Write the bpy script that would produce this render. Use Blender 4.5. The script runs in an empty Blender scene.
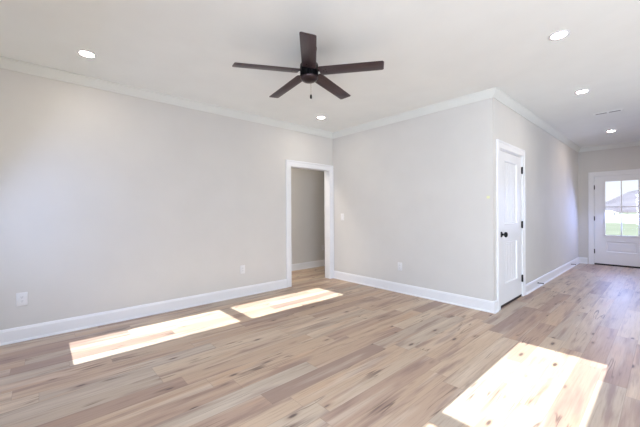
import bpy, bmesh, math
from mathutils import Vector, Matrix

sc = bpy.context.scene
COL = sc.collection
PI = math.pi

# ------------------------------------------------------------------ camera
cd = bpy.data.cameras.new('camera')
cam = bpy.data.objects.new('camera', cd)
COL.objects.link(cam)
cd.sensor_width = 36.0
cd.lens = 311.29 / 640 * 36.0
cd.clip_start = 0.02
cd.clip_end = 3000
_r = Vector((0.66685938, 0.74515996, -0.0059332)).normalized()
_b = Vector((0.74518269, -0.66684976, 0.00376283)).normalized()
_u = _b.cross(_r)
cam.matrix_world = Matrix(((_r.x, _u.x, _b.x, 0), (_r.y, _u.y, _b.y, 0), (_r.z, _u.z, _b.z, 1.25), (0, 0, 0, 1)))
sc.camera = cam

# ------------------------------------------------------------------ view, world, sun, daylight and added fill
sc.view_settings.view_transform = 'Standard'
sc.view_settings.look = 'None'
sc.view_settings.exposure = 0.09
sc.view_settings.gamma = 1.0
sc.view_settings.use_curve_mapping = False
sc.cycles.use_denoising = True
sc.cycles.max_bounces = 14
sc.cycles.diffuse_bounces = 8
sc.cycles.glossy_bounces = 4
sc.cycles.transparent_max_bounces = 12
sc.cycles.sample_clamp_indirect = 6.0
sc.cycles.use_light_tree = True

world = bpy.data.worlds.new('sky')
sc.world = world
world.use_nodes = True
_n = world.node_tree.nodes
_l = world.node_tree.links
_bg = _n['Background']
_tc = _n.new('ShaderNodeTexCoord')
_sp = _n.new('ShaderNodeSeparateXYZ')
_cr = _n.new('ShaderNodeValToRGB')
_l.new(_tc.outputs['Generated'], _sp.inputs[0])
_l.new(_sp.outputs['Z'], _cr.inputs[0])
_cr.color_ramp.elements[0].position = 0.0
_cr.color_ramp.elements[0].color = (0.90, 0.92, 1.0, 1)
_cr.color_ramp.elements[1].position = 0.6
_cr.color_ramp.elements[1].color = (0.42, 0.60, 1.0, 1)
_l.new(_cr.outputs[0], _bg.inputs[0])
_bg.inputs[1].default_value = 1.2

SUN_T = 0.511                       # tangent of the sun's elevation
sd = bpy.data.lights.new('sun', 'SUN')
sun = bpy.data.objects.new('sun', sd)
COL.objects.link(sun)
sd.energy = 20.0
sd.angle = 0.005
sd.color = (0.97, 0.98, 1.0)
sun.rotation_euler = Vector((0, 1, -SUN_T)).to_track_quat('-Z', 'Y').to_euler()
sun.location = (0, -20, 12)

def daylight(name, loc, direction, sx, sy, watts, color):
    d = bpy.data.lights.new(name, 'AREA')
    d.shape = 'RECTANGLE'
    d.size = sx
    d.size_y = sy
    d.energy = watts
    d.color = color
    o = bpy.data.objects.new(name, d)
    COL.objects.link(o)
    o.location = loc
    o.rotation_euler = Vector(direction).to_track_quat('-Z', 'Z').to_euler()
    return o

SKYC = (0.50, 0.68, 1.0)
daylight('window_daylight', (-3.555, -0.57, 1.27), (0, 1, -0.6), 0.56, 1.6, 10, (0.38, 0.54, 1.0))
daylight('window_daylight', (-0.63, -0.57, 1.27), (0, 1, -0.5), 0.60, 1.6, 46, (0.62, 0.76, 1.0))
GROUNDC = (0.92, 0.97, 1.0)
daylight('patio_sky_fill', (2.9, -0.55, 1.15), (0, 1, -0.45), 3.0, 2.0, 170, SKYC)  # added bluish fill lamp at the invented patio window
daylight('patio_ground_fill', (2.9, -0.54, 1.10), (0, 1, 0.9), 3.0, 1.9, 125, GROUNDC)  # added upward fill lamp, brightens the ceiling
daylight('side_sky_fill', (4.93, 1.9, 1.35), (-1, 0.0, -0.45), 3.0, 1.9, 14, SKYC)  # added bluish fill lamp at the invented kitchen side window
daylight('side_ground_fill', (4.92, 1.9, 1.30), (-1, 0.0, 0.9), 3.0, 1.8, 16, GROUNDC)  # added upward fill lamp on the unseen kitchen side
daylight('front_room_fill', (4.92, 8.3, 1.35), (-1, 0.12, 0.1), 1.9, 1.8, 38, (1.0, 0.95, 0.92))  # added lamp in an invented front room to brighten the hall
daylight('front_door_daylight', (-0.69, 9.50, 1.3), (0, -1, -0.8), 0.52, 1.2, 26, (0.40, 0.50, 1.0))

# ------------------------------------------------------------------ dimensions
XL, YA, XH, YF, H = -4.249, 4.137, -1.430, 9.585, 2.74
YB, XR, XHR = -0.60, 5.0, 0.10       # back wall, right wall, right side of the hall
YE_R = 5.9                          # unseen right hall wall starts here, set back to let kitchen light in
XB = -5.37                          # far wall of the passage behind the doorway
TH = 0.12

# ------------------------------------------------------------------ materials
def lin(c):
    return tuple(((v / 255.0) / 12.92 if v <= 10 else (((v / 255.0) + 0.055) / 1.055) ** 2.4) for v in c) + (1.0,)

class NT:
    def __init__(s, name):
        s.m = bpy.data.materials.new(name)
        s.m.use_nodes = True
        s.t = s.m.node_tree
        s.bsdf = s.t.nodes['Principled BSDF']
        s.out = s.t.nodes['Material Output']
    def node(s, kind, **kw):
        n = s.t.nodes.new(kind)
        for k, v in kw.items():
            setattr(n, k, v)
        return n
    def link(s, a, b):
        s.t.links.new(a, b)
    def put(s, sock, v):
        if hasattr(v, 'is_output'):
            s.link(v, sock)
        else:
            sock.default_value = v
    def math(s, op, a, b=0.0, c=0.0, clamp=False):
        n = s.node('ShaderNodeMath', operation=op)
        n.use_clamp = clamp
        s.put(n.inputs[0], a); s.put(n.inputs[1], b); s.put(n.inputs[2], c)
        return n.outputs[0]
    def xyz(s, x, y, z):
        n = s.node('ShaderNodeCombineXYZ')
        s.put(n.inputs[0], x); s.put(n.inputs[1], y); s.put(n.inputs[2], z)
        return n.outputs[0]
    def noise(s, vec, scale=1.0, detail=4.0, rough=0.5, dist=0.0):
        n = s.node('ShaderNodeTexNoise')
        s.link(vec, n.inputs['Vector'])
        n.inputs['Scale'].default_value = scale
        n.inputs['Detail'].default_value = detail
        n.inputs['Roughness'].default_value = rough
        n.inputs['Distortion'].default_value = dist
        return n.outputs['Fac']
    def ramp(s, fac, stops, interp='LINEAR'):
        n = s.node('ShaderNodeValToRGB')
        cr = n.color_ramp
        cr.interpolation = interp
        while len(cr.elements) < len(stops):
            cr.elements.new(0.5)
        for e, (p, c) in zip(cr.elements, stops):
            e.position = p
            e.color = c
        s.put(n.inputs[0], fac)
        return n.outputs[0]
    def mix(s, fac, a, b, blend='MIX'):
        n = s.node('ShaderNodeMix', data_type='RGBA', blend_type=blend)
        s.put(n.inputs[0], fac); s.put(n.inputs[6], a); s.put(n.inputs[7], b)
        return n.outputs[2]
    def step(s, v, lo, hi):
        n = s.node('ShaderNodeMapRange', interpolation_type='SMOOTHSTEP')
        s.put(n.inputs[0], v)
        n.inputs[1].default_value = lo; n.inputs[2].default_value = hi
        n.inputs[3].default_value = 0.0; n.inputs[4].default_value = 1.0
        return n.outputs[0]

def paint(name, rgb, rough=0.6, metal=0.0, spec=0.5, tex=0.0, texscale=180.0, coat=0.0):
    n = NT(name)
    b = n.bsdf
    b.inputs['Roughness'].default_value = rough
    b.inputs['Metallic'].default_value = metal
    b.inputs['Specular IOR Level'].default_value = spec
    b.inputs['Coat Weight'].default_value = coat
    geo = n.node('ShaderNodeNewGeometry')
    v = n.noise(geo.outputs['Position'], 3.0, 3.0)
    c = lin(rgb)
    hi = tuple(min(1, k * 1.015) for k in c[:3]) + (1,)
    lo = tuple(k * 0.985 for k in c[:3]) + (1,)
    n.link(n.ramp(v, [(0.3, lo), (0.7, hi)]), b.inputs['Base Color'])
    if tex:
        bp = n.node('ShaderNodeBump')
        bp.inputs['Strength'].default_value = tex
        bp.inputs['Distance'].default_value = 0.001
        n.link(n.noise(geo.outputs['Position'], texscale, 2.0), bp.inputs['Height'])
        n.link(bp.outputs[0], b.inputs['Normal'])
    return n.m

M = {}
M['wall'] = paint('greige_wall_paint', (210, 208, 205), 0.75, spec=0.25, tex=0.08)
M['ceiling'] = paint('flat_ceiling_paint', (234, 237, 236), 0.9, spec=0.1, tex=0.06)
M['trim'] = paint('white_trim_paint', (231, 232, 235), 0.38, spec=0.4)
M['crown'] = paint('soft_white_crown_paint', (220, 222, 219), 0.7, spec=0.25)
M['plastic'] = paint('white_switch_plastic', (224, 224, 226), 0.3)
M['slot'] = paint('dark_slot', (70, 70, 74), 0.6)
M['black'] = paint('matte_black_metal', (24, 23, 25), 0.38, metal=0.5)
M['bronze'] = paint('dark_bronze_metal', (62, 50, 52), 0.28, metal=0.7)
M['sweep'] = paint('dark_sweep_and_gap_shade', (38, 30, 28), 0.6)  # front door sweep, and painted shade of the closet door's bottom gap
M['stop'] = paint('dark_bronze_spring', (60, 52, 56), 0.4, metal=0.6)
M['tape'] = paint('pale_yellow_tape', (226, 226, 176), 0.6)
M['vinyl'] = paint('white_vinyl_frame', (235, 236, 238), 0.4)
M['chain'] = paint('brass_chain', (150, 130, 100), 0.35, metal=0.8)
M['concrete'] = paint('pale_concrete', (205, 204, 202), 0.9)
M['siding'] = paint('white_siding', (232, 232, 230), 0.8)
M['shingle'] = paint('grey_shingles', (140, 140, 146), 0.9)
M['carpaint'] = paint('grey_blue_car_paint', (196, 204, 220), 0.3, coat=0.5)
M['fence'] = paint('dark_fence_wood', (80, 72, 74), 0.8)
M['bark'] = paint('bare_bark', (110, 100, 96), 0.9)

def grass_mat():
    n = NT('winter_lawn')
    geo = n.node('ShaderNodeNewGeometry')
    v = n.noise(geo.outputs['Position'], 0.25, 6.0, 0.6)
    n.link(n.ramp(v, [(0.3, lin((122, 127, 108))), (0.7, lin((136, 140, 122)))]), n.bsdf.inputs['Base Color'])
    n.bsdf.inputs['Roughness'].default_value = 0.95
    n.bsdf.inputs['Specular IOR Level'].default_value = 0.1
    return n.m
M['grass'] = grass_mat()

def hill_mat():
    n = NT('hazy_hill')
    geo = n.node('ShaderNodeNewGeometry')
    v = n.noise(geo.outputs['Position'], 0.03, 6.0, 0.65)
    n.link(n.ramp(v, [(0.35, lin((98, 93, 102))), (0.65, lin((118, 114, 122)))]), n.bsdf.inputs['Base Color'])
    n.bsdf.inputs['Roughness'].default_value = 1.0
    return n.m
M['hill'] = hill_mat()

def emit(name, rgb, strength):
    n = NT(name)
    n.bsdf.inputs['Base Color'].default_value = (0.9, 0.9, 0.9, 1)
    n.bsdf.inputs['Emission Color'].default_value = rgb + (1,)
    n.bsdf.inputs['Emission Strength'].default_value = strength
    return n.m
M['lens'] = emit('lit_lamp_lens', (1.0, 0.90, 0.78), 135.0)

M['lens_hall'] = emit('lit_warm_lamp_lens', (1.0, 0.78, 0.58), 200.0)

def glass_mat():
    n = NT('clear_pane')
    tr = n.node('ShaderNodeBsdfTransparent')
    gl = n.node('ShaderNodeBsdfGlossy')
    gl.inputs['Roughness'].default_value = 0.02
    fr = n.node('ShaderNodeFresnel')
    fr.inputs[0].default_value = 1.45
    mx = n.node('ShaderNodeMixShader')
    tr.inputs[0].default_value = (0.96, 0.98, 0.97, 1)
    n.link(n.math('MULTIPLY', fr.outputs[0], 0.8), mx.inputs[0])
    n.link(tr.outputs[0], mx.inputs[1]); n.link(gl.outputs[0], mx.inputs[2])
    n.link(mx.outputs[0], n.out.inputs[0])
    return n.m
M['glass'] = glass_mat()

def floor_mat():
    n = NT('rustic_oak_plank_floor')
    geo = n.node('ShaderNodeNewGeometry')
    sp = n.node('ShaderNodeSeparateXYZ')
    n.link(geo.outputs['Position'], sp.inputs[0])
    x, y = sp.outputs[0], sp.outputs[1]
    W, L = 0.1525, 1.22
    xs = n.math('ADD', n.math('DIVIDE', n.math('ADD', x, 0.193), W), 200.0)
    row = n.math('FLOOR', xs)
    u = n.math('SUBTRACT', xs, row)
    wn = n.node('ShaderNodeTexWhiteNoise', noise_dimensions='1D')
    n.link(row, wn.inputs['W'])
    ys = n.math('ADD', n.math('ADD', n.math('DIVIDE', y, L), wn.outputs['Value']), 50.0)
    col = n.math('FLOOR', ys)
    v = n.math('SUBTRACT', ys, col)
    w2 = n.node('ShaderNodeTexWhiteNoise', noise_dimensions='3D')
    n.link(n.xyz(row, col, 3.7), w2.inputs['Vector'])
    r1 = w2.outputs['Value']
    cs = n.node('ShaderNodeSeparateColor')
    n.link(w2.outputs['Color'], cs.inputs[0])
    r2, r3 = cs.outputs[0], cs.outputs[1]
    # plank base colour
    base = n.ramp(r1, [(0.0, lin((152, 129, 117))), (0.15, lin((176, 150, 131))), (0.36, lin((192, 167, 143))),
                       (0.56, lin((197, 174, 150))), (0.76, lin((180, 165, 149))), (1.0, lin((205, 185, 161)))])
    # coordinates that differ on each plank
    ox = n.math('ADD', x, n.math('MULTIPLY', r2, 37.0))
    oy = n.math('ADD', y, n.math('MULTIPLY', r3, 91.0))
    # broad streaks of mauve and honey
    g1 = n.noise(n.xyz(n.math('MULTIPLY', ox, 13.0), n.math('MULTIPLY', oy, 1.2), 0.0), 1.0, 4.0, 0.5, 0.15)
    c = n.mix(n.math('MULTIPLY', n.step(g1, 0.50, 0.70), 0.70), base, lin((136, 110, 103)))
    g1b = n.noise(n.xyz(n.math('MULTIPLY', ox, 9.0), n.math('MULTIPLY', oy, 0.9), 7.3), 1.0, 3.0, 0.45, 0.1)
    c = n.mix(n.math('MULTIPLY', n.step(g1b, 0.52, 0.74), 0.45), c, lin((222, 208, 190)))
    g1c = n.noise(n.xyz(n.math('MULTIPLY', ox, 8.0), n.math('MULTIPLY', oy, 1.3), 17.3), 1.0, 3.0, 0.45, 0.1)
    c = n.mix(n.math('MULTIPLY', n.step(g1c, 0.56, 0.75), 0.4), c, lin((196, 158, 126)))
    # fine grain
    g2 = n.noise(n.xyz(n.math('MULTIPLY', ox, 90.0), n.math('MULTIPLY', oy, 3.0), 0.0), 1.0, 5.0, 0.6, 0.3)
    c = n.mix(n.math('MULTIPLY', n.step(g2, 0.46, 0.72), 0.34), c, lin((128, 108, 98)))
    # dark cracks along the grain
    g3 = n.noise(n.xyz(n.math('MULTIPLY', ox, 22.0), n.math('MULTIPLY', oy, 1.3), 5.0), 1.0, 1.0, 0.4, 0.0)
    ridge = n.math('ABSOLUTE', n.math('SUBTRACT', g3, 0.5))
    msk = n.noise(n.xyz(n.math('MULTIPLY', ox, 5.0), n.math('MULTIPLY', oy, 1.7), 9.0), 1.0, 2.0, 0.5)
    crack = n.math('MULTIPLY', n.math('SUBTRACT', 1.0, n.step(ridge, 0.0, 0.035)), n.step(msk, 0.54, 0.64))
    c = n.mix(n.math('MULTIPLY', crack, 0.75), c, lin((92, 72, 66)))
    # knots
    vo = n.node('ShaderNodeTexVoronoi', feature='F1')
    n.link(n.xyz(n.math('MULTIPLY', ox, 9.5), n.math('MULTIPLY', oy, 3.2), 0.0), vo.inputs['Vector'])
    vo.inputs['Scale'].default_value = 1.0
    vo.inputs['Randomness'].default_value = 1.0
    vc = n.node('ShaderNodeSeparateColor')
    n.link(vo.outputs['Color'], vc.inputs[0])
    wob = n.math('ADD', vo.outputs['Distance'], n.math('MULTIPLY', n.math('SUBTRACT', g2, 0.5), 0.10))
    pick = n.step(vc.outputs[0], 0.60, 0.64)
    halo = n.math('MULTIPLY', n.math('SUBTRACT', 1.0, n.step(wob, 0.06, 0.30)), pick)
    c = n.mix(n.math('MULTIPLY', halo, 0.5), c, lin((138, 110, 98)))
    knot = n.math('MULTIPLY', n.math('SUBTRACT', 1.0, n.step(wob, 0.07, 0.16)), pick)
    c = n.mix(n.math('MULTIPLY', knot, 0.88), c, lin((84, 66, 62)))
    # seams
    eu = n.math('MULTIPLY', n.math('MINIMUM', u, n.math('SUBTRACT', 1.0, u)), W)
    ev = n.math('MULTIPLY', n.math('MINIMUM', v, n.math('SUBTRACT', 1.0, v)), L)
    seam = n.math('SUBTRACT', 1.0, n.step(n.math('MINIMUM', eu, ev), 0.0004, 0.0028))
    c = n.mix(n.math('MULTIPLY', seam, 0.35), c, lin((110, 92, 84)))
    n.link(c, n.bsdf.inputs['Base Color'])
    rg = n.math('ADD', 0.36, n.math('MULTIPLY', g2, 0.16))
    n.link(rg, n.bsdf.inputs['Roughness'])
    n.bsdf.inputs['Specular IOR Level'].default_value = 0.5
    bp = n.node('ShaderNodeBump')
    bp.inputs['Strength'].default_value = 0.25
    bp.inputs['Distance'].default_value = 0.001
    n.link(n.math('SUBTRACT', g2, n.math('MULTIPLY', seam, 1.5)), bp.inputs['Height'])
    n.link(bp.outputs[0], n.bsdf.inputs['Normal'])
    return n.m
M['floor'] = floor_mat()

def blade_mat():
    n = NT('walnut_blade_finish')
    tc = n.node('ShaderNodeTexCoord')
    sp = n.node('ShaderNodeSeparateXYZ')
    n.link(tc.outputs['Object'], sp.inputs[0])
    g = n.noise(n.xyz(n.math('MULTIPLY', sp.outputs[0], 3.0), n.math('MULTIPLY', sp.outputs[1], 60.0), 0.0), 1.0, 5.0, 0.6, 0.5)
    n.link(n.ramp(g, [(0.3, lin((46, 32, 37))), (0.7, lin((68, 49, 54)))]), n.bsdf.inputs['Base Color'])
    n.bsdf.inputs['Roughness'].default_value = 0.36
    n.bsdf.inputs['Specular IOR Level'].default_value = 0.6
    return n.m
M['blade'] = blade_mat()

# ------------------------------------------------------------------ mesh helpers
def box(bm, x0, x1, y0, y1, z0, z1):
    x0, x1 = min(x0, x1), max(x0, x1)
    y0, y1 = min(y0, y1), max(y0, y1)
    z0, z1 = min(z0, z1), max(z0, z1)
    v = [bm.verts.new(p) for p in ((x0, y0, z0), (x1, y0, z0), (x1, y1, z0), (x0, y1, z0),
                                   (x0, y0, z1), (x1, y0, z1), (x1, y1, z1), (x0, y1, z1))]
    for f in ((0, 3, 2, 1), (4, 5, 6, 7), (0, 1, 5, 4), (1, 2, 6, 5), (2, 3, 7, 6), (3, 0, 4, 7)):
        bm.faces.new([v[i] for i in f])

def extrude_profile(bm, prof, a, b, nrm, up=Vector((0, 0, 1)), ma=0.0, mb=0.0):
    """sweep a closed profile [(out, up)] from a to b; ma/mb slide the ends by ma*out (mitre)"""
    a = Vector(a); b = Vector(b); nrm = Vector(nrm); d = (b - a).normalized()
    r0 = [bm.verts.new(a + nrm * p + up * q + d * (ma * p)) for p, q in prof]
    r1 = [bm.verts.new(b + nrm * p + up * q + d * (mb * p)) for p, q in prof]
    k = len(prof)
    for i in range(k):
        bm.faces.new((r0[i], r0[(i + 1) % k], r1[(i + 1) % k], r1[i]))
    bm.faces.new(r0[::-1]); bm.faces.new(r1)

def lathe(bm, prof, c=(0, 0, 0), seg=32, axis='Z'):
    """prof = [(radius, along)] revolved round the axis through c"""
    rings = []
    for r, h in prof:
        ring = []
        for i in range(seg):
            t = 2 * PI * i / seg
            p = (r * math.cos(t), r * math.sin(t), h)
            if axis == 'X':
                p = (h, p[0], p[1])
            elif axis == 'Y':
                p = (p[0], h, p[1])
            ring.append(bm.verts.new((c[0] + p[0], c[1] + p[1], c[2] + p[2])))
        rings.append(ring)
    for a, b in zip(rings, rings[1:]):
        for i in range(seg):
            bm.faces.new((a[i], a[(i + 1) % seg], b[(i + 1) % seg], b[i]))
    bm.faces.new(rings[0][::-1]); bm.faces.new(rings[-1])

def obj(name, bm, mat, parent=None, loc=(0, 0, 0), smooth=False, bevel=0.0, segs=2):
    bmesh.ops.recalc_face_normals(bm, faces=bm.faces[:])
    me = bpy.data.meshes.new(name)
    bm.to_mesh(me); bm.free()
    me.materials.append(mat)
    o = bpy.data.objects.new(name, me)
    COL.objects.link(o)
    o.location = loc
    if parent:
        o.parent = parent
    if bevel:
        md = o.modifiers.new('bevel', 'BEVEL')
        md.width = bevel; md.segments = segs; md.limit_method = 'ANGLE'; md.angle_limit = 0.6
        smooth = True
    if smooth:
        for p in me.polygons:
            p.use_smooth = True
        md = o.modifiers.new('edges', 'EDGE_SPLIT')
        md.split_angle = math.radians(38)
    return o

def tag(o, label, cat, group=None, kind=None):
    o['label'] = label
    o['category'] = cat
    if group: o['group'] = group
    if kind: o['kind'] = kind
    return o

def thing(name, loc, label, cat, group=None, kind=None):
    o = bpy.data.objects.new(name, None)
    o.empty_display_size = 0.1
    COL.objects.link(o)
    o.location = loc
    return tag(o, label, cat, group, kind)

S = 'structure'
def B(*boxes):
    bm = bmesh.new()
    for b in boxes:
        box(bm, *b)
    return bm

# ------------------------------------------------------------------ structure
YE = 6.6                                   # end of the passage behind the doorway
tag(obj('floor', B((XB - TH, XR + TH, YB - TH, YF + TH, -0.15, 0.0)), M['floor']),
    'beige rustic oak plank floor with dark knots running through the whole room', 'floor', kind=S)
tag(obj('ceiling', B((XB - TH, XR + TH, YB - TH, YF + TH, H, H + 0.15)), M['ceiling']),
    'flat off-white ceiling over room and hall', 'ceiling', kind=S)
DY0, DY1, DZ = 3.14, 4.04, 2.035            # doorway in the left wall
tag(obj('wall_left', B((XL - TH, XL, YB, DY0, 0, H), (XL - TH, XL, DY1, YE, 0, H), (XL - TH, XL, DY0, DY1, DZ, H)), M['wall']),
    'long greige wall on the left with the cased doorway at its far end', 'wall', kind=S)
tag(obj('wall_middle', B((XL, XH, YA, YA + TH, 0, H)), M['wall']),
    'greige wall facing the room between doorway and closet corner', 'wall', kind=S)
CY0, CY1, CZ = 4.34, 5.262, 2.052           # closet door
tag(obj('wall_hall', B((XH - TH, XH, YA + TH, CY0, 0, H), (XH - TH, XH, CY1, YF, 0, H), (XH - TH, XH, CY0, CY1, CZ, H)), M['wall']),
    'greige hall wall that holds the two-panel closet door', 'wall', kind=S)
FX0, FX1, FZ = -1.150, -0.220, 2.05         # front door
tag(obj('wall_front', B((XH - TH, FX0, YF, YF + TH, 0, H), (FX1, XR + TH, YF, YF + TH, 0, H), (FX0, FX1, YF, YF + TH, FZ, H)), M['wall']),
    'greige end wall of the hall around the glazed front door', 'wall', kind=S)
YF_R = 7.3                          # unseen opening to an added front room that lights the hall
tag(obj('wall_hall_right', B((XHR, XHR + TH, YE_R, YF_R, 0, H), (XHR, XHR + TH, YF_R, YF, 2.35, H)), M['wall']),
    'greige wall on the right side of the hall', 'wall', kind=S)
tag(obj('wall_kitchen', B((XHR + TH, XR, YE_R, YE_R + TH, 0, H)), M['wall']),
    'greige wall at the far side of the open kitchen area', 'wall', kind=S)
# passage behind the doorway
tag(obj('wall_passage', B((XB - TH, XB, YB, YE, 0, H)), M['wall']),
    'greige wall seen through the cased doorway', 'wall', kind=S)
tag(obj('wall_passage_end', B((XB, XL - TH, YE, YE + TH, 0, H), (XB, XL - TH, YB - TH, YB, 0, H)), M['wall']),
    'greige end walls of the passage behind the doorway', 'wall', kind=S)
# closet interior
tag(obj('wall_closet', B((XH - 1.3, XH - 1.3 + TH, YA + TH, 5.9, 0, H), (XH - 1.3 + TH, XH - TH, 5.9, 5.9 + TH, 0, H)), M['wall']),
    'greige inner walls of the closet behind the two-panel door', 'wall', kind=S)

# back wall with its windows; each hole (x0, x1, z0, z1)
def holed_wall_x(name, y0, y1, xa, xb, holes, label):
    bm = bmesh.new()
    xs = xa
    for x0, x1, z0, z1 in holes:
        box(bm, xs, x0, y0, y1, 0, H)
        if z0 > 0: box(bm, x0, x1, y0, y1, 0, z0)
        box(bm, x0, x1, y0, y1, z1, H)
        xs = x1
    box(bm, xs, xb, y0, y1, 0, H)
    return tag(obj(name, bm, M['wall']), label, 'wall', kind=S)

FR = 0.045
GA = (-3.865, -3.275); GC = (-0.942, -0.320)
ZS, ZR0, ZR1, ZT = 0.436, 1.222, 1.288, 2.092
WH = [(GA[0] - FR, GA[1] + FR, ZS - FR, ZT + FR), (GC[0] - FR, GC[1] + FR, ZS - FR, ZT + FR), (1.35, 4.45, 0.05, 2.15)]
holed_wall_x('wall_back', YB - 0.16, YB, XL - TH, XR + TH, WH, 'greige window wall behind the camera')
SY0, SY1, SZ0, SZ1 = 0.4, 3.4, 0.4, 2.3
tag(obj('wall_right', B((XR, XR + TH, YB, SY0, 0, H), (XR, XR + TH, SY1, 7.3, 0, H), (XR, XR + TH, 9.3, YF, 0, H), (XR, XR + TH, 7.3, 9.3, 0, SZ0), (XR, XR + TH, 7.3, 9.3, SZ1, H), (XR, XR + TH, SY0, SY1, 0, SZ0), (XR, XR + TH, SY0, SY1, SZ1, H)), M['wall']),
    'greige kitchen wall with window openings added for daylight', 'wall', kind=S)

def sash_window(name, g, label):
    x0, x1 = g
    yc = YB - 0.08
    t = thing(name, ((x0 + x1) / 2, yc, ZS - FR), label, 'window', kind=S)
    ox, oy, oz = t.location
    bm = bmesh.new()
    for b in ((x0 - FR, x0, ZS - FR, ZT + FR), (x1, x1 + FR, ZS - FR, ZT + FR), (x0, x1, ZS - FR, ZS), (x0, x1, ZT, ZT + FR), (x0, x1, ZR0, ZR1)):
        box(bm, b[0] - ox, b[1] - ox, -0.012, 0.012, b[2] - oz, b[3] - oz)
    obj('window_frame', bm, M['vinyl'], t)
    for z0, z1 in ((ZS, ZR0), (ZR1, ZT)):
        obj('pane', B((x0 - ox, x1 - ox, -0.002, 0.002, z0 - oz, z1 - oz)), M['glass'], t)
    obj('window_sill', B((x0 - FR - 0.03 - ox, x1 + FR + 0.03 - ox, 0.081, 0.11, -0.035, -0.002)), M['trim'], t)
sash_window('window_1', GA, 'narrow double-hung window behind the camera near the left wall')
sash_window('window_2', GC, 'narrow double-hung window behind the camera opposite the closet corner')

def wide_window(name, axis, p, a0, a1, z0, z1, nn, label):
    t = thing(name, (0, 0, 0), label, 'window', kind=S)
    bm = bmesh.new(); gp = []
    def bb(u0, u1, d, w0, w1, target):
        if axis == 'x': box(target, u0, u1, p - d, p + d, w0, w1)
        else: box(target, p - d, p + d, u0, u1, w0, w1)
    bb(a0, a1, 0.03, z0, z0 + 0.05, bm); bb(a0, a1, 0.03, z1 - 0.05, z1, bm)
    st = (a1 - a0) / nn
    for i in range(nn + 1):
        c = a0 + st * i
        bb(max(a0, c - 0.04), min(a1, c + 0.04), 0.028, z0 + 0.05, z1 - 0.05, bm)
    obj('window_frame', bm, M['vinyl'], t)
    for i in range(nn):
        g = bmesh.new()
        bb(a0 + st * i + 0.04, a0 + st * (i + 1) - 0.04, 0.003, z0 + 0.05, z1 - 0.05, g)
        obj('pane', g, M['glass'], t)
wide_window('added_window_3', 'x', YB - 0.08, 1.35, 4.45, 0.05, 2.15, 3, 'unseen wide patio window added behind the camera for daylight')  # unseen window added as an entry for daylight
wide_window('added_window_4', 'y', XR + 0.06, SY0, SY1, SZ0, SZ1, 3, 'unseen wide window added in the kitchen side wall for daylight')  # unseen opening added so the kitchen side can light the room
wide_window('added_window_5', 'y', XR + 0.06, 7.3, 9.3, SZ0, SZ1, 2, 'unseen front room window added to light the hall')  # invented window to go with the added hall fill lamp

# ---- crown moulding
CR = [(0, 0), (0, -0.094), (0.010, -0.094), (0.014, -0.082), (0.022, -0.072), (0.036, -0.046), (0.047, -0.026), (0.053, -0.016), (0.062, -0.012), (0.062, 0)]
def crown(name, segs, label):
    bm = bmesh.new()
    for a, b, nrm, ma, mb in segs:
        extrude_profile(bm, CR, (a[0], a[1], H), (b[0], b[1], H), nrm, ma=ma, mb=mb)
    return tag(obj(name, bm, M['crown'], smooth=False), label, 'crown moulding', kind=S)
crown('trim_1', [((XL, YB), (XL, YA), (1, 0, 0), 1, -1)], 'white crown moulding along the top of the long left wall')
crown('trim_2', [((XL, YA), (XH, YA), (0, -1, 0), 1, 1)], 'white crown moulding over the middle wall')
crown('trim_3', [((XH, YA), (XH, YF), (1, 0, 0), -1, -1)], 'white crown moulding along the top of the hall wall')
crown('trim_4', [((XH, YF), (XHR, YF), (0, -1, 0), 1, -1)], 'white crown moulding above the front door')
crown('trim_5', [((XL, YB), (XR, YB), (0, 1, 0), 1, -1)], 'white crown moulding above the windows behind the camera')
crown('trim_6', [((XHR, YE_R), (XHR, YF), (-1, 0, 0), -1, -1)], 'white crown moulding along the right side of the hall')

crown('trim_7', [((XHR, YE_R), (XR, YE_R), (0, -1, 0), -1, -1)], 'white crown moulding over the kitchen wall')

# ---- baseboards
BP = [(0, 0), (0.026, 0), (0.026, 0.008), (0.021, 0.016), (0.015, 0.021), (0.015, 0.118), (0.012, 0.126), (0.009, 0.138), (0.003, 0.143), (0, 0.143)]
def base(name, segs, label):
    bm = bmesh.new()
    for a, b, nrm, ma, mb in segs:
        extrude_profile(bm, BP, (a[0], a[1], 0), (b[0], b[1], 0), nrm, ma=ma, mb=mb)
    return tag(obj(name, bm, M['trim']), label, 'baseboard', kind=S)
base('baseboard_left', [((XL, YB), (XL, 3.041), (1, 0, 0), 1, 0)], 'white baseboard along the long left wall')
base('baseboard_middle', [((XL, YA), (XH, YA), (0, -1, 0), 1, 1), ], 'white baseboard along the middle wall')
base('baseboard_corner', [((XH, YA), (XH, 4.239), (1, 0, 0), -1, 0)], 'short white baseboard between wall corner and closet door casing')
base('baseboard_hall', [((XH, 5.363), (XH, YF), (1, 0, 0), 0, -1)], 'white baseboard along the hall wall past the closet door')
base('baseboard_front', [((XH, YF), (-1.261, YF), (0, -1, 0), 1, 0), ((-0.109, YF), (XHR, YF), (0, -1, 0), 0, -1)], 'white baseboard beside the front door casing')
base('baseboard_passage', [((XB, YB), (XB, YE), (1, 0, 0), 0, 0)], 'white baseboard seen through the cased doorway')
base('baseboard_back', [((XL, YB), (1.35, YB), (0, 1, 0), 1, 0)], 'white baseboard under the windows behind the camera')
base('baseboard_hall_right', [((XHR, YE_R), (XHR, YF_R), (-1, 0, 0), -1, 0)], 'white baseboard on the right side of the hall')

base('baseboard_kitchen', [((XHR, YE_R), (XR, YE_R), (0, -1, 0), -1, -1)], 'white baseboard along the kitchen wall')

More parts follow.
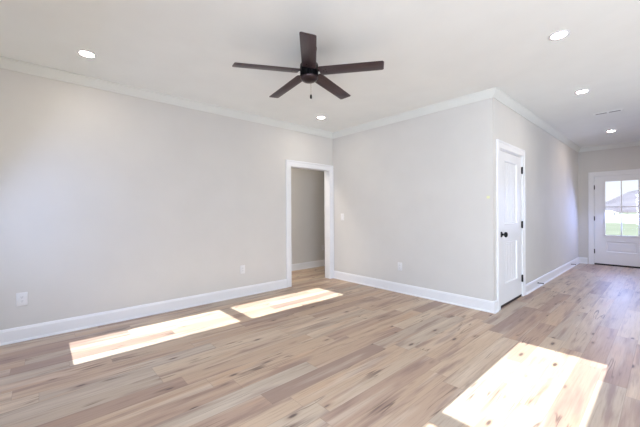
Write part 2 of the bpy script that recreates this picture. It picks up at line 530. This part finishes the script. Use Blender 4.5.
# ---- casing of an opening: flat stock with an eased, stepped outer edge
CP = [(0, 0), (0.013, 0), (0.015, 0.004), (0.015, 0.070), (0.020, 0.074), (0.020, 0.094), (0.016, 0.099), (0, 0.099)]   # (out of wall, away from opening)
def casing(bm, P, side, up_, nrm, w0, w1, top, end_legs=(True, True)):
    """P = origin on the wall plane, side = unit vector along the wall; opening from w0 to w1"""
    side = Vector(side); nrm = Vector(nrm); P = Vector(P)
    for w, sgn in ((w0, -1), (w1, 1)):
        a = P + side * w; b = a + Vector((0, 0, top))
        outv = side * sgn
        r0 = [bm.verts.new(a + nrm * p + outv * q) for p, q in CP]
        r1 = [bm.verts.new(b + nrm * p + outv * q + Vector((0, 0, q))) for p, q in CP]
        k = len(CP)
        for i in range(k):
            bm.faces.new((r0[i], r0[(i + 1) % k], r1[(i + 1) % k], r1[i]))
        bm.faces.new(r0[::-1]); bm.faces.new(r1)
    a = P + side * w0 + Vector((0, 0, top)); b = P + side * w1 + Vector((0, 0, top))
    r0 = [bm.verts.new(a + nrm * p + Vector((0, 0, q)) - side * q) for p, q in CP]
    r1 = [bm.verts.new(b + nrm * p + Vector((0, 0, q)) + side * q) for p, q in CP]
    k = len(CP)
    for i in range(k):
        bm.faces.new((r0[i], r0[(i + 1) % k], r1[(i + 1) % k], r1[i]))
    bm.faces.new(r0[::-1]); bm.faces.new(r1)

# door_1: the open cased doorway in the left wall
d1 = thing('door_1', (XL, (DY0 + DY1) / 2, 0), 'white cased doorway without a door at the far end of the left wall', 'doorway', kind=S)
bm = bmesh.new()
casing(bm, (0, 0, 0), (0, 1, 0), None, (1, 0, 0), -0.45, 0.448, DZ)
obj('casing', bm, M['trim'], d1, smooth=False)
bm = bmesh.new()
J = 0.016
box(bm, -TH - 0.002, 0.002, -0.45 - 0.0, -0.45 + J - 0.01, 0, DZ)
box(bm, -TH - 0.002, 0.002, 0.45 - J + 0.01, 0.45, 0, DZ)
box(bm, -TH - 0.002, 0.002, -0.45 + J - 0.01, 0.45 - J + 0.01, DZ - 0.006, DZ)
obj('jamb', bm, M['trim'], d1)
bm = bmesh.new()
casing(bm, (-TH, 0, 0), (0, 1, 0), None, (-1, 0, 0), -0.45, 0.448, DZ)
obj('casing', bm, M['trim'], d1)

# panelled door slab on the plane x=0 facing +X: stiles/rails, recessed panels with grooved boards
def hinge_bm(face, w, z):
    bm = bmesh.new()
    if face == 'x':
        lathe(bm, [(0.0075, -0.052), (0.0095, -0.048), (0.0095, -0.017), (0.008, -0.016), (0.0095, -0.015), (0.0095, 0.015), (0.008, 0.016), (0.0095, 0.017), (0.0095, 0.048), (0.0075, 0.052)], (0.008, w, z), 14)
        box(bm, -0.004, 0.003, w - 0.020, w + 0.020, z - 0.048, z + 0.048)
    else:
        lathe(bm, [(0.006, -0.052), (0.0075, -0.048), (0.0075, -0.017), (0.0065, -0.016), (0.0075, -0.015), (0.0075, 0.015), (0.0065, 0.016), (0.0075, 0.017), (0.0075, 0.048), (0.006, 0.052)], (w, -0.008, z), 14)
        box(bm, w - 0.012, w + 0.012, -0.003, 0.004, z - 0.048, z + 0.048)
    return bm

d2 = thing('door_2', (XH, (CY0 + CY1) / 2, 0), 'closed white two-panel closet door with black knob in the hall wall', 'door', kind=S)
yo = (CY0 + CY1) / 2
w0, w1 = CY0 - yo, CY1 - yo
bm = bmesh.new()
casing(bm, (0, 0, 0), (0, 1, 0), None, (1, 0, 0), w0 + 0.002, w1 - 0.002, CZ)
obj('casing', bm, M['trim'], d2)
bm = bmesh.new()
box(bm, -TH, 0.0, w0, w0 + 0.014, 0, CZ); box(bm, -TH, 0.0, w1 - 0.014, w1, 0, CZ)
box(bm, -TH, 0.0, w0 + 0.014, w1 - 0.014, CZ - 0.014, CZ)
obj('jamb', bm, M['trim'], d2)
a, b = w0 + 0.017, w1 - 0.017
sz0, sz1 = 0.034, CZ - 0.022
xf, xb_ = -0.003, -0.038
pz = [(0.285, 0.845), (1.070, 1.925)]
pa, pb = 4.545 - yo, 5.055 - yo
bm = bmesh.new()
box(bm, xb_, xf, a, pa, sz0, sz1); box(bm, xb_, xf, pb, b, sz0, sz1)
box(bm, xb_, xf, pa, pb, sz0, pz[0][0]); box(bm, xb_, xf, pa, pb, pz[0][1], pz[1][0]); box(bm, xb_, xf, pa, pb, pz[1][1], sz1)
slab = obj('door_slab', bm, M['trim'], d2)
for z0, z1 in pz:
    bm = bmesh.new()
    # sloped sticking round the panel
    f, s = xf, 0.014
    dp = 0.015
    def ring(i0, x):
        return [bm.verts.new((x, pa + i0, z0 + i0)), bm.verts.new((x, pb - i0, z0 + i0)), bm.verts.new((x, pb - i0, z1 - i0)), bm.verts.new((x, pa + i0, z1 - i0))]
    rr = [ring(0.0, xf + 0.0005), ring(0.005, xf + 0.003), ring(0.012, xf + 0.0005), ring(0.020, xf - dp), ring(0.024, xf - dp)]
    for p, q in zip(rr, rr[1:]):
        for i in range(4):
            bm.faces.new((p[i], p[(i + 1) % 4], q[(i + 1) % 4], q[i]))
    # boards with v grooves
    ia, ib = pa + 0.022, pb - 0.022
    nb = 5
    wd = (ib - ia) / nb
    for i in range(nb):
        u0, u1 = ia + wd * i, ia + wd * (i + 1)
        gz = 0.006
        pr = [(u0, xf - dp - 0.006), (u0 + gz, xf - dp + 0.001), (u1 - gz, xf - dp + 0.001), (u1, xf - dp - 0.006), (u1, xb_ + 0.004), (u0, xb_ + 0.004)]
        lo = [bm.verts.new((x, y, z0 + 0.01)) for y, x in pr]
        hi = [bm.verts.new((x, y, z1 - 0.01)) for y, x in pr]
        for j in range(6):
            bm.faces.new((lo[j], lo[(j + 1) % 6], hi[(j + 1) % 6], hi[j]))
        bm.faces.new(lo[::-1]); bm.faces.new(hi)
    obj('panel', bm, M['trim'], d2)
obj('threshold_or_gap_shade', B((-0.045, -0.004, w0 + 0.015, w1 - 0.015, 0.0, 0.030)), M['sweep'], d2)  # dark strip standing for the shadow gap under the closet door
for z in (1.845, 1.053, 0.265):
    obj('hinge', hinge_bm('x', w1 - 0.008, z), M['black'], d2, smooth=True)
bm = bmesh.new()
ky, kz = 4.408 - yo, 0.951
lathe(bm, [(0.036, -0.003), (0.036, 0.003), (0.032, 0.008), (0.015, 0.010), (0.013, 0.030), (0.019, 0.036), (0.031, 0.042), (0.035, 0.053), (0.032, 0.064), (0.020, 0.071), (0.004, 0.073)], (0, ky, kz), 28, 'X')
obj('door_knob', bm, M['black'], d2, smooth=True)

# door_3: front door
xo = (FX0 + FX1) / 2
d3 = thing('door_3', (xo, YF, 0), 'white front door with four-pane glass and lower panel at the hall end', 'door', kind=S)
w0, w1 = FX0 - xo, FX1 - xo
bm = bmesh.new()
casing(bm, (0, 0, 0), (1, 0, 0), None, (0, -1, 0), w0 + 0.004, w1 - 0.004, FZ)
obj('casing', bm, M['trim'], d3)
bm = bmesh.new()
box(bm, w0, w0 + 0.008, 0, TH, 0, FZ); box(bm, w1 - 0.008, w1, 0, TH, 0, FZ); box(bm, w0 + 0.008, w1 - 0.008, 0, TH, FZ - 0.008, FZ)
obj('jamb', bm, M['trim'], d3)
a, b = w0 + 0.012, w1 - 0.012
gx0, gx1, gz0, gz1 = -0.955 - xo, -0.415 - xo, 0.69, 1.915
px0, px1, pz0, pz1 = -0.945 - xo, -0.425 - xo, 0.300, 0.560
yf, yb = 0.006, 0.046
bm = bmesh.new()
box(bm, a, gx0, yf, yb, 0.035, FZ - 0.012); box(bm, gx1, b, yf, yb, 0.035, FZ - 0.012)
box(bm, gx0, gx1, yf, yb, gz1, FZ - 0.012)
box(bm, gx0, gx1, yf, yb, pz1, gz0)
box(bm, gx0, gx1, yf, yb, 0.035, pz0)
box(bm, gx0, px0, yf, yb, pz0, pz1); box(bm, px1, gx1, yf, yb, pz0, pz1)
obj('door_slab', bm, M['trim'], d3)
bm = bmesh.new()
def ringy(x0, x1, z0, z1, i0, y):
    return [bm.verts.new((x0 + i0, y, z0 + i0)), bm.verts.new((x1 - i0, y, z0 + i0)), bm.verts.new((x1 - i0, y, z1 - i0)), bm.verts.new((x0 + i0, y, z1 - i0))]
rr = [ringy(px0, px1, pz0, pz1, i, y) for i, y in ((0, yf - 0.0005), (0.006, yf - 0.004), (0.014, yf), (0.024, yf + 0.010), (0.030, yf + 0.010), (0.055, yf + 0.002), (0.060, yf + 0.002))]
for p, q in zip(rr, rr[1:]):
    for i in range(4):
        bm.faces.new((p[i], p[(i + 1) % 4], q[(i + 1) % 4], q[i]))
bm.faces.new(rr[-1])
obj('panel', bm, M['trim'], d3)
bm = bmesh.new()
e = 0.028
for q in ((gx0 - e, gx0 + 0.006, gz0 - e, gz1 + e), (gx1 - 0.006, gx1 + e, gz0 - e, gz1 + e), (gx0 + 0.006, gx1 - 0.006, gz0 - e, gz0 + 0.006), (gx0 + 0.006, gx1 - 0.006, gz1 - 0.006, gz1 + e)):
    box(bm, q[0], q[1], yf - 0.012, yf, q[2], q[3])
obj('glass_frame', bm, M['trim'], d3, bevel=0.004)
bm = bmesh.new()
mx_, mz_ = -0.687 - xo, 1.333
box(bm, mx_ - 0.009, mx_ + 0.009, yf - 0.004, yf + 0.034, gz0, gz1)
box(bm, gx0, mx_ - 0.009, yf - 0.004, yf + 0.034, mz_ - 0.010, mz_ + 0.010)
box(bm, mx_ + 0.009, gx1, yf - 0.004, yf + 0.034, mz_ - 0.010, mz_ + 0.010)
obj('muntin', bm, M['trim'], d3)
obj('pane', B((gx0, gx1, yf + 0.012, yf + 0.018, gz0, gz1)), M['glass'], d3)
obj('threshold_or_gap_shade', B((w0 + 0.009, w1 - 0.009, 0.0, TH, 0.0, 0.034)), M['sweep'], d3)
for z in (1.79, 1.07, 0.31):
    obj('hinge', hinge_bm('y', w0 + 0.008, z), M['black'], d3, smooth=True)
bm = bmesh.new()
lathe(bm, [(0.030, 0.004), (0.030, -0.004), (0.026, -0.008), (0.012, -0.010), (0.010, -0.030), (0.024, -0.040), (0.028, -0.050), (0.024, -0.062), (0.004, -0.068)], (w1 - 0.075, yf, 0.95), 24, 'Y')
obj('door_knob', bm, M['black'], d3, smooth=True)
bm = bmesh.new()
lathe(bm, [(0.030, 0.004), (0.030, -0.008), (0.026, -0.014), (0.006, -0.016)], (w1 - 0.075, yf, 1.09), 24, 'Y')
box(bm, w1 - 0.079, w1 - 0.071, yf - 0.032, yf - 0.012, 1.07, 1.11)
obj('deadbolt', bm, M['black'], d3, smooth=True)

# ------------------------------------------------------------------ ceiling fan
FXc, FYc, FZb = -2.166, 1.817, 2.524
fan = thing('ceiling_fan', (FXc, FYc, H), 'dark brown five-blade ceiling fan hanging from the ceiling with a pull chain', 'ceiling fan')
bm = bmesh.new()
lathe(bm, [(0.030, -0.072), (0.048, -0.066), (0.064, -0.046), (0.071, -0.022), (0.072, -0.0005)], (0, 0, 0), 36)
obj('canopy', bm, M['bronze'], fan, smooth=True)
bm = bmesh.new()
lathe(bm, [(0.0125, -0.115), (0.0125, -0.060)], (0, 0, 0), 18)
obj('downrod', bm, M['bronze'], fan, smooth=True)
zb = FZb - H
bm = bmesh.new()
lathe(bm, [(0.055, zb + 0.004), (0.080, zb + 0.010), (0.084, zb + 0.024), (0.082, zb + 0.060), (0.066, zb + 0.084), (0.036, zb + 0.096), (0.022, zb + 0.112), (0.018, zb + 0.113)], (0, 0, 0), 40)
obj('motor_housing', bm, M['black'], fan, smooth=True)
bm = bmesh.new()
lathe(bm, [(0.060, zb - 0.047), (0.070, zb - 0.043), (0.070, zb + 0.006), (0.058, zb + 0.010)], (0, 0, 0), 40)
for i in range(20):                         # cooling ribs round the flywheel
    t = 2 * PI * i / 20
    c_, s_ = math.cos(t), math.sin(t)
    vs = []
    for rr_, ww, z in ((0.068, 0.004, zb - 0.040), (0.082, 0.004, zb - 0.040), (0.082, 0.004, zb + 0.006), (0.068, 0.004, zb + 0.006)):
        vs.append([bm.verts.new((rr_ * c_ - k * ww * s_, rr_ * s_ + k * ww * c_, z)) for k in (-1, 1)])
    for j in range(4):
        p, q = vs[j], vs[(j + 1) % 4]
        bm.faces.new((p[0], p[1], q[1], q[0]))
    bm.faces.new([v[0] for v in vs]); bm.faces.new([v[1] for v in vs][::-1])
obj('flywheel', bm, M['black'], fan, smooth=True)
bm = bmesh.new()
lathe(bm, [(0.006, zb - 0.093), (0.034, zb - 0.091), (0.056, zb - 0.085), (0.072, zb - 0.073), (0.081, zb - 0.057), (0.082, zb - 0.050), (0.078, zb - 0.046), (0.060, zb - 0.045)], (0, 0, 0), 40)
obj('switch_cup', bm, M['bronze'], fan, smooth=True)

def blade_mesh():
    """blade along +X, outline with rounded tip corners, gentle taper, 6 mm thick"""
    R0, R1, wa, wb = 0.095, 0.672, 0.063, 0.061
    out = [(R0, -wa + 0.012), (R0 + 0.012, -wa)]
    rc = 0.018
    for i in range(7):
        t = -PI / 2 + (PI / 2) * i / 6
        out.append((R1 - rc + rc * math.cos(t) - 0.0, -wb + rc + rc * math.sin(t)))
    for i in range(7):
        t = (PI / 2) * i / 6
        out.append((R1 - 0.010 - rc + rc * math.cos(t), wb - rc + rc * math.sin(t)))
    out += [(R0 + 0.012, wa), (R0, wa - 0.012)]
    bm = bmesh.new()
    lo = [bm.verts.new((x, y, -0.003)) for x, y in out]
    hi = [bm.verts.new((x, y, 0.003)) for x, y in out]
    k = len(out)
    for i in range(k):
        bm.faces.new((lo[i], lo[(i + 1) % k], hi[(i + 1) % k], hi[i]))
    bm.faces.new(lo[::-1]); bm.faces.new(hi)
    return bm
def iron_mesh():
    bm = bmesh.new()
    pts = [(0.060, 0.016), (0.092, 0.014), (0.120, 0.024), (0.165, 0.036), (0.182, 0.030), (0.186, 0.0)]
    out = [(x, -y) for x, y in pts] + [(x, y) for x, y in pts[::-1][1:]]
    lo = [bm.verts.new((x, y, 0.003)) for x, y in out]
    hi = [bm.verts.new((x, y, 0.009)) for x, y in out]
    k = len(out)
    for i in range(k):
        bm.faces.new((lo[i], lo[(i + 1) % k], hi[(i + 1) % k], hi[i]))
    bm.faces.new(lo[::-1]); bm.faces.new(hi)
    for sx, sy in ((0.135, 0.0), (0.160, 0.020), (0.160, -0.020)):     # screw heads below the blade
        lathe(bm, [(0.002, -0.0055), (0.005, -0.0045), (0.005, -0.003)], (sx, sy, 0), 10)
    return bm
PITCH = math.radians(-9)
bl0 = obj('blade', blade_mesh(), M['blade'], None, bevel=0.0015)
ir0 = obj('blade_iron', iron_mesh(), M['black'], None)
A0 = math.radians(-112.6)
for i in range(5):
    b_, i_ = (bl0, ir0) if i == 0 else (bl0.copy(), ir0.copy())
    if i:
        COL.objects.link(b_); COL.objects.link(i_)
    b_.parent = fan
    b_.location = (0, 0, zb)
    b_.rotation_euler = (Matrix.Rotation(A0 + i * 2 * PI / 5, 3, 'Z') @ Matrix.Rotation(math.radians(3.0), 3, 'Y') @ Matrix.Rotation(PITCH, 3, 'X')).to_euler()
    i_.parent = b_
bm = bmesh.new()
nlk = 24
for i in range(nlk):
    z = zb - 0.092 - 0.005 * i
    lathe(bm, [(0.0004, -0.0019), (0.0016, -0.001), (0.0016, 0.001), (0.0004, 0.0019)], (0.010, 0.011, z), 6)
lathe(bm, [(0.0005, zb - 0.205), (0.0005, zb - 0.090)], (0.010, 0.011, 0), 6)
ch = obj('pull_chain', bm, M['chain'], fan)
bm = bmesh.new()
lathe(bm, [(0.002, zb - 0.246), (0.0085, zb - 0.240), (0.0095, zb - 0.224), (0.007, zb - 0.209), (0.002, zb - 0.204)], (0.010, 0.011, 0), 14)
obj('pull_knob', bm, M['black'], ch, smooth=True)

# ------------------------------------------------------------------ recessed lights
def recessed(x, y, label, lens='lens'):
    t = thing('recessed_light', (x, y, H), label, 'ceiling light', 'round recessed ceiling lights')
    bm = bmesh.new()
    seg = 40
    prof = [(0.054, -0.001), (0.054, -0.006), (0.058, -0.007), (0.076, -0.004), (0.079, -0.001)]
    rings = [[bm.verts.new((r * math.cos(2 * PI * i / seg), r * math.sin(2 * PI * i / seg), z)) for i in range(seg)] for r, z in prof]
    for p, q in zip(rings, rings[1:] + rings[:1]):
        for i in range(seg):
            bm.faces.new((p[i], p[(i + 1) % seg], q[(i + 1) % seg], q[i]))
    obj('trim_ring', bm, M['trim'], t, smooth=True)
    bm = bmesh.new()
    lathe(bm, [(0.047, -0.0055), (0.053, -0.0045), (0.053, -0.001)], (0, 0, 0), seg)
    obj('lens', bm, M[lens], t, smooth=True)
recessed(-3.605, 0.325, 'lit round recessed light in the ceiling nearest the long left wall, left of the fan')
recessed(-3.622, 3.277, 'lit round recessed light in the ceiling near the corner above the doorway')
recessed(-0.613, 3.277, 'largest lit round recessed light, in the ceiling right of the fan, before the hall')
recessed(-0.713, 5.043, 'lit round recessed light in the hall ceiling in front of the air vent')
recessed(-0.708, 7.955, 'lit round recessed light in the hall ceiling between the vent and front door', 'lens_hall')
recessed(-0.613, 0.325, 'lit round recessed light in the ceiling above the camera side of the room')

# ------------------------------------------------------------------ ceiling vent
t = thing('air_vent', (-0.604, 6.41, H), 'white rectangular air vent with dark slots in the hall ceiling', 'air vent')
bm = bmesh.new()
hw, hd, sy = 0.165, 0.075, 0.020
box(bm, -hw, hw, -hd, -sy, -0.004, -0.0005); box(bm, -hw, hw, sy, hd, -0.004, -0.0005)
box(bm, -hw, -0.140, -sy, sy, -0.006, -0.0005); box(bm, 0.140, hw, -sy, sy, -0.006, -0.0005)
box(bm, -0.012, 0.012, -sy, sy, -0.006, -0.0005)
obj('vent_plate', bm, M['ceiling'], t)
bm = bmesh.new()
for xa, xb2 in ((-0.140, -0.012), (0.012, 0.140)):
    box(bm, xa, xb2, -0.0015, 0.0015, -0.005, -0.0035)
obj('louvre', bm, M['slot'], t)
bm = bmesh.new()
for xa, xb2 in ((-0.140, -0.012), (0.012, 0.140)):
    box(bm, xa, xb2, -sy, sy, -0.0035, -0.0005)
obj('slot_shade', bm, M['slot'], t)  # dark filler painting the shade inside the vent slots

# ------------------------------------------------------------------ outlets and switch
def wall_plate(name, loc, rz, label, cat, kind_, w=0.078, h=0.124, group=None):
    """plate lies on local XZ plane facing -Y"""
    t = thing(name, loc, label, cat, group)
    t.rotation_euler = (0, 0, rz)
    bm = bmesh.new()
    box(bm, -w / 2, w / 2, -0.006, -0.0003, -h / 2, h / 2)
    obj('cover_plate', bm, M['plastic'], t, bevel=0.0025)
    if kind_ == 'outlet':
        for s in (-1, 1):
            bm = bmesh.new()
            cz = s * 0.0195
            pts = []
            for i in range(24):
                a_ = 2 * PI * i / 24
                pts.append((0.0165 * math.cos(a_), max(-0.0135, min(0.0135, 0.0165 * math.sin(a_)))))
            lo = [bm.verts.new((x, -0.0055, cz + z)) for x, z in pts]; hi = [bm.verts.new((x, -0.0085, cz + z)) for x, z in pts]
            for i in range(24):
                bm.faces.new((lo[i], lo[(i + 1) % 24], hi[(i + 1) % 24], hi[i]))
            bm.faces.new(lo[::-1]); bm.faces.new(hi)
            r = obj('receptacle', bm, M['plastic'], t)
            bm = bmesh.new()
            for dx in (-0.0062, 0.0062):
                box(bm, dx - 0.0011, dx + 0.0011, -0.0088, -0.008, cz - 0.0015, cz + 0.0065)
            lathe(bm, [(0.0024, -0.0088), (0.0024, -0.008)], (0, 0, cz - 0.007), 10, 'Y')
            obj('slots', bm, M['slot'], r)
        bm = bmesh.new()
        lathe(bm, [(0.002, -0.0072), (0.003, -0.0062), (0.003, -0.0055)], (0, 0, 0), 10, 'Y')
        obj('screw', bm, M['plastic'], t)
    else:
        bm = bmesh.new()
        pr = [(-0.0055, -0.033), (-0.0105, -0.033), (-0.0075, 0.0), (-0.0065, 0.033), (-0.0055, 0.033)]
        lo = [bm.verts.new((-0.0165, y, z)) for y, z in pr]; hi = [bm.verts.new((0.0165, y, z)) for y, z in pr]
        for i in range(5):
            bm.faces.new((lo[i], lo[(i + 1) % 5], hi[(i + 1) % 5], hi[i]))
        bm.faces.new(lo[::-1]); bm.faces.new(hi)
        obj('rocker', bm, M['plastic'], t)
    return t
G = 'white duplex wall outlets'
wall_plate('wall_outlet', (XL, -0.149, 0.412), PI / 2, 'white outlet low on the left wall at the left edge of the picture', 'outlet', 'outlet', 0.082, 0.130, G)
wall_plate('wall_outlet', (XL, 2.238, 0.402), PI / 2, 'white outlet low on the left wall just before the doorway', 'outlet', 'outlet', group=G)
wall_plate('wall_outlet', (-2.771, YA, 0.403), 0, 'white outlet low on the middle wall above its baseboard', 'outlet', 'outlet', group=G)
wall_plate('wall_outlet', (XB, 4.885, 0.425), PI / 2, 'white outlet on the passage wall seen through the doorway', 'outlet', 'outlet', group=G)
wall_plate('light_switch', (-4.002, YA, 1.161), 0, 'white light switch on the middle wall right of the doorway', 'light switch', 'switch')

# yellow tape mark
tag(obj('tape_mark', B((-1.505, -1.470, YA - 0.0008, YA - 0.0001, 1.410, 1.440)), M['tape'], bevel=0.0),
    'tiny pale yellow tape mark on the middle wall beside its outer corner', 'tape')

# door stops on the hall baseboard
def door_stop(y, label):
    t = thing('door_stop', (XH + 0.0148, y, 0.080), label, 'door stop', 'door stops on the hall baseboard')
    bm = bmesh.new()
    prof = [(0.011, 0.0002), (0.011, 0.006), (0.006, 0.009)]
    n_ = 14
    for i in range(n_):
        prof += [(0.0075, 0.010 + i * 0.0040), (0.0055, 0.012 + i * 0.0040)]
    lathe(bm, prof, (0, 0, 0), 14, 'X')
    obj('spring', bm, M['stop'], t, smooth=False)
    bm = bmesh.new()
    lathe(bm, [(0.0085, 0.066), (0.010, 0.069), (0.010, 0.079), (0.007, 0.083)], (0, 0, 0), 14, 'X')
    obj('rubber_tip', bm, M['slot'], t, smooth=True)
door_stop(6.02, 'dark spring door stop on the hall baseboard just past the closet door')
door_stop(8.66, 'dark spring door stop on the hall baseboard near the front door corner')

# unseen ceiling lamp added to brighten the passage
t = thing('passage_fill_lamp', (-4.87, 2.6, H), 'unseen flat round ceiling light added to brighten the passage behind the doorway', 'ceiling light')
bm = bmesh.new(); lathe(bm, [(0.09, -0.030), (0.14, -0.024), (0.15, -0.001)], (0, 0, 0), 32); obj('diffuser', bm, M['lens'], t, smooth=True)

# ------------------------------------------------------------------ outside
ZG = -0.18
tag(obj('lawn', B((-400, 400, YF + TH + 2.2, 50, ZG - 0.3, ZG)), M['grass']), 'pale green lawn outside the front door glass', 'lawn', kind=S)
tag(obj('porch_slab', B((-2.4, 1.6, YF + TH, YF + TH + 2.2, -0.25, -0.05)), M['concrete']), 'pale concrete porch slab outside the front door', 'porch', kind=S)
tag(obj('street', B((-400, 400, 50, 170, ZG - 0.3, ZG + 0.02)), M['concrete']), 'pale concrete street beyond the lawn', 'street', kind=S)
tag(obj('far_field', B((-900, 900, 170, 700, ZG - 0.3, ZG)), M['grass']), 'pale field beyond the street', 'field', kind=S)
tag(obj('back_yard', B((-400, 400, -400, YB - 0.5, ZG - 0.3, ZG)), M['grass']), 'lawn behind the house', 'lawn', kind=S)
bm = bmesh.new()
cols = []
for i in range(81):
    x = -400 + 10 * i
    hgt = 20 + 9 * math.sin(x * 0.021 + 0.6) + 5 * math.sin(x * 0.057 + 1.9) + 2 * math.sin(x * 0.16)
    cols.append([bm.verts.new((x, 380 + 40 * k, ZG + hgt * math.sin(PI * k / 6.0) if 0 < k < 6 else ZG - 1)) for k in range(7)])
for p, q in zip(cols, cols[1:]):
    for k in range(6):
        bm.faces.new((p[k], q[k], q[k + 1], p[k + 1]))
tag(obj('hill', bm, M['hill'], smooth=True), 'hazy pale hills on the horizon through the front door glass', 'hill', kind=S)
# rail fence across the street
fx = thing('rail_fence', (-14, 178, ZG), 'dark two-rail fence beyond the street through the door glass', 'fence')
for i in range(13):
    obj('post', B((-18 + 3 * i - 0.1, -18 + 3 * i + 0.1, -0.08, 0.08, 0, 1.3)), M['fence'], fx)
for z in (0.6, 1.1):
    obj('rail', B((-18, 18, -0.14, -0.08, z, z + 0.14)), M['fence'], fx)
# parked car on the street
car = thing('car', (-13.6, 148, ZG + 0.02), 'small grey blue car parked on the street seen through the glass', 'car')
def slabx(bm, prof, y0, y1):
    lo = [bm.verts.new((x, y0, z)) for x, z in prof]; hi = [bm.verts.new((x, y1, z)) for x, z in prof]
    k = len(prof)
    for i in range(k):
        bm.faces.new((lo[i], lo[(i + 1) % k], hi[(i + 1) % k], hi[i]))
    bm.faces.new(lo[::-1]); bm.faces.new(hi)
bm = bmesh.new()
slabx(bm, [(-2.2, 0.3), (2.2, 0.3), (2.2, 0.75), (1.3, 0.9), (0.6, 1.38), (-0.9, 1.42), (-1.6, 0.95), (-2.2, 0.85)], -0.85, 0.85)
obj('car_body', bm, M['carpaint'], car, bevel=0.06)
bm = bmesh.new()
slabx(bm, [(1.15, 0.92), (0.55, 1.30), (-0.82, 1.33), (-1.35, 0.95)], -0.87, 0.87)
obj('side_window', bm, M['slot'], car)
for wx in (-1.35, 1.35):
    for wy in (-0.80, 0.80):
        bm = bmesh.new()
        lathe(bm, [(0.20, -0.10), (0.32, -0.09), (0.32, 0.09), (0.20, 0.10)], (wx, wy, 0.32), 20, 'Y')
        obj('wheel', bm, M['black'], car)
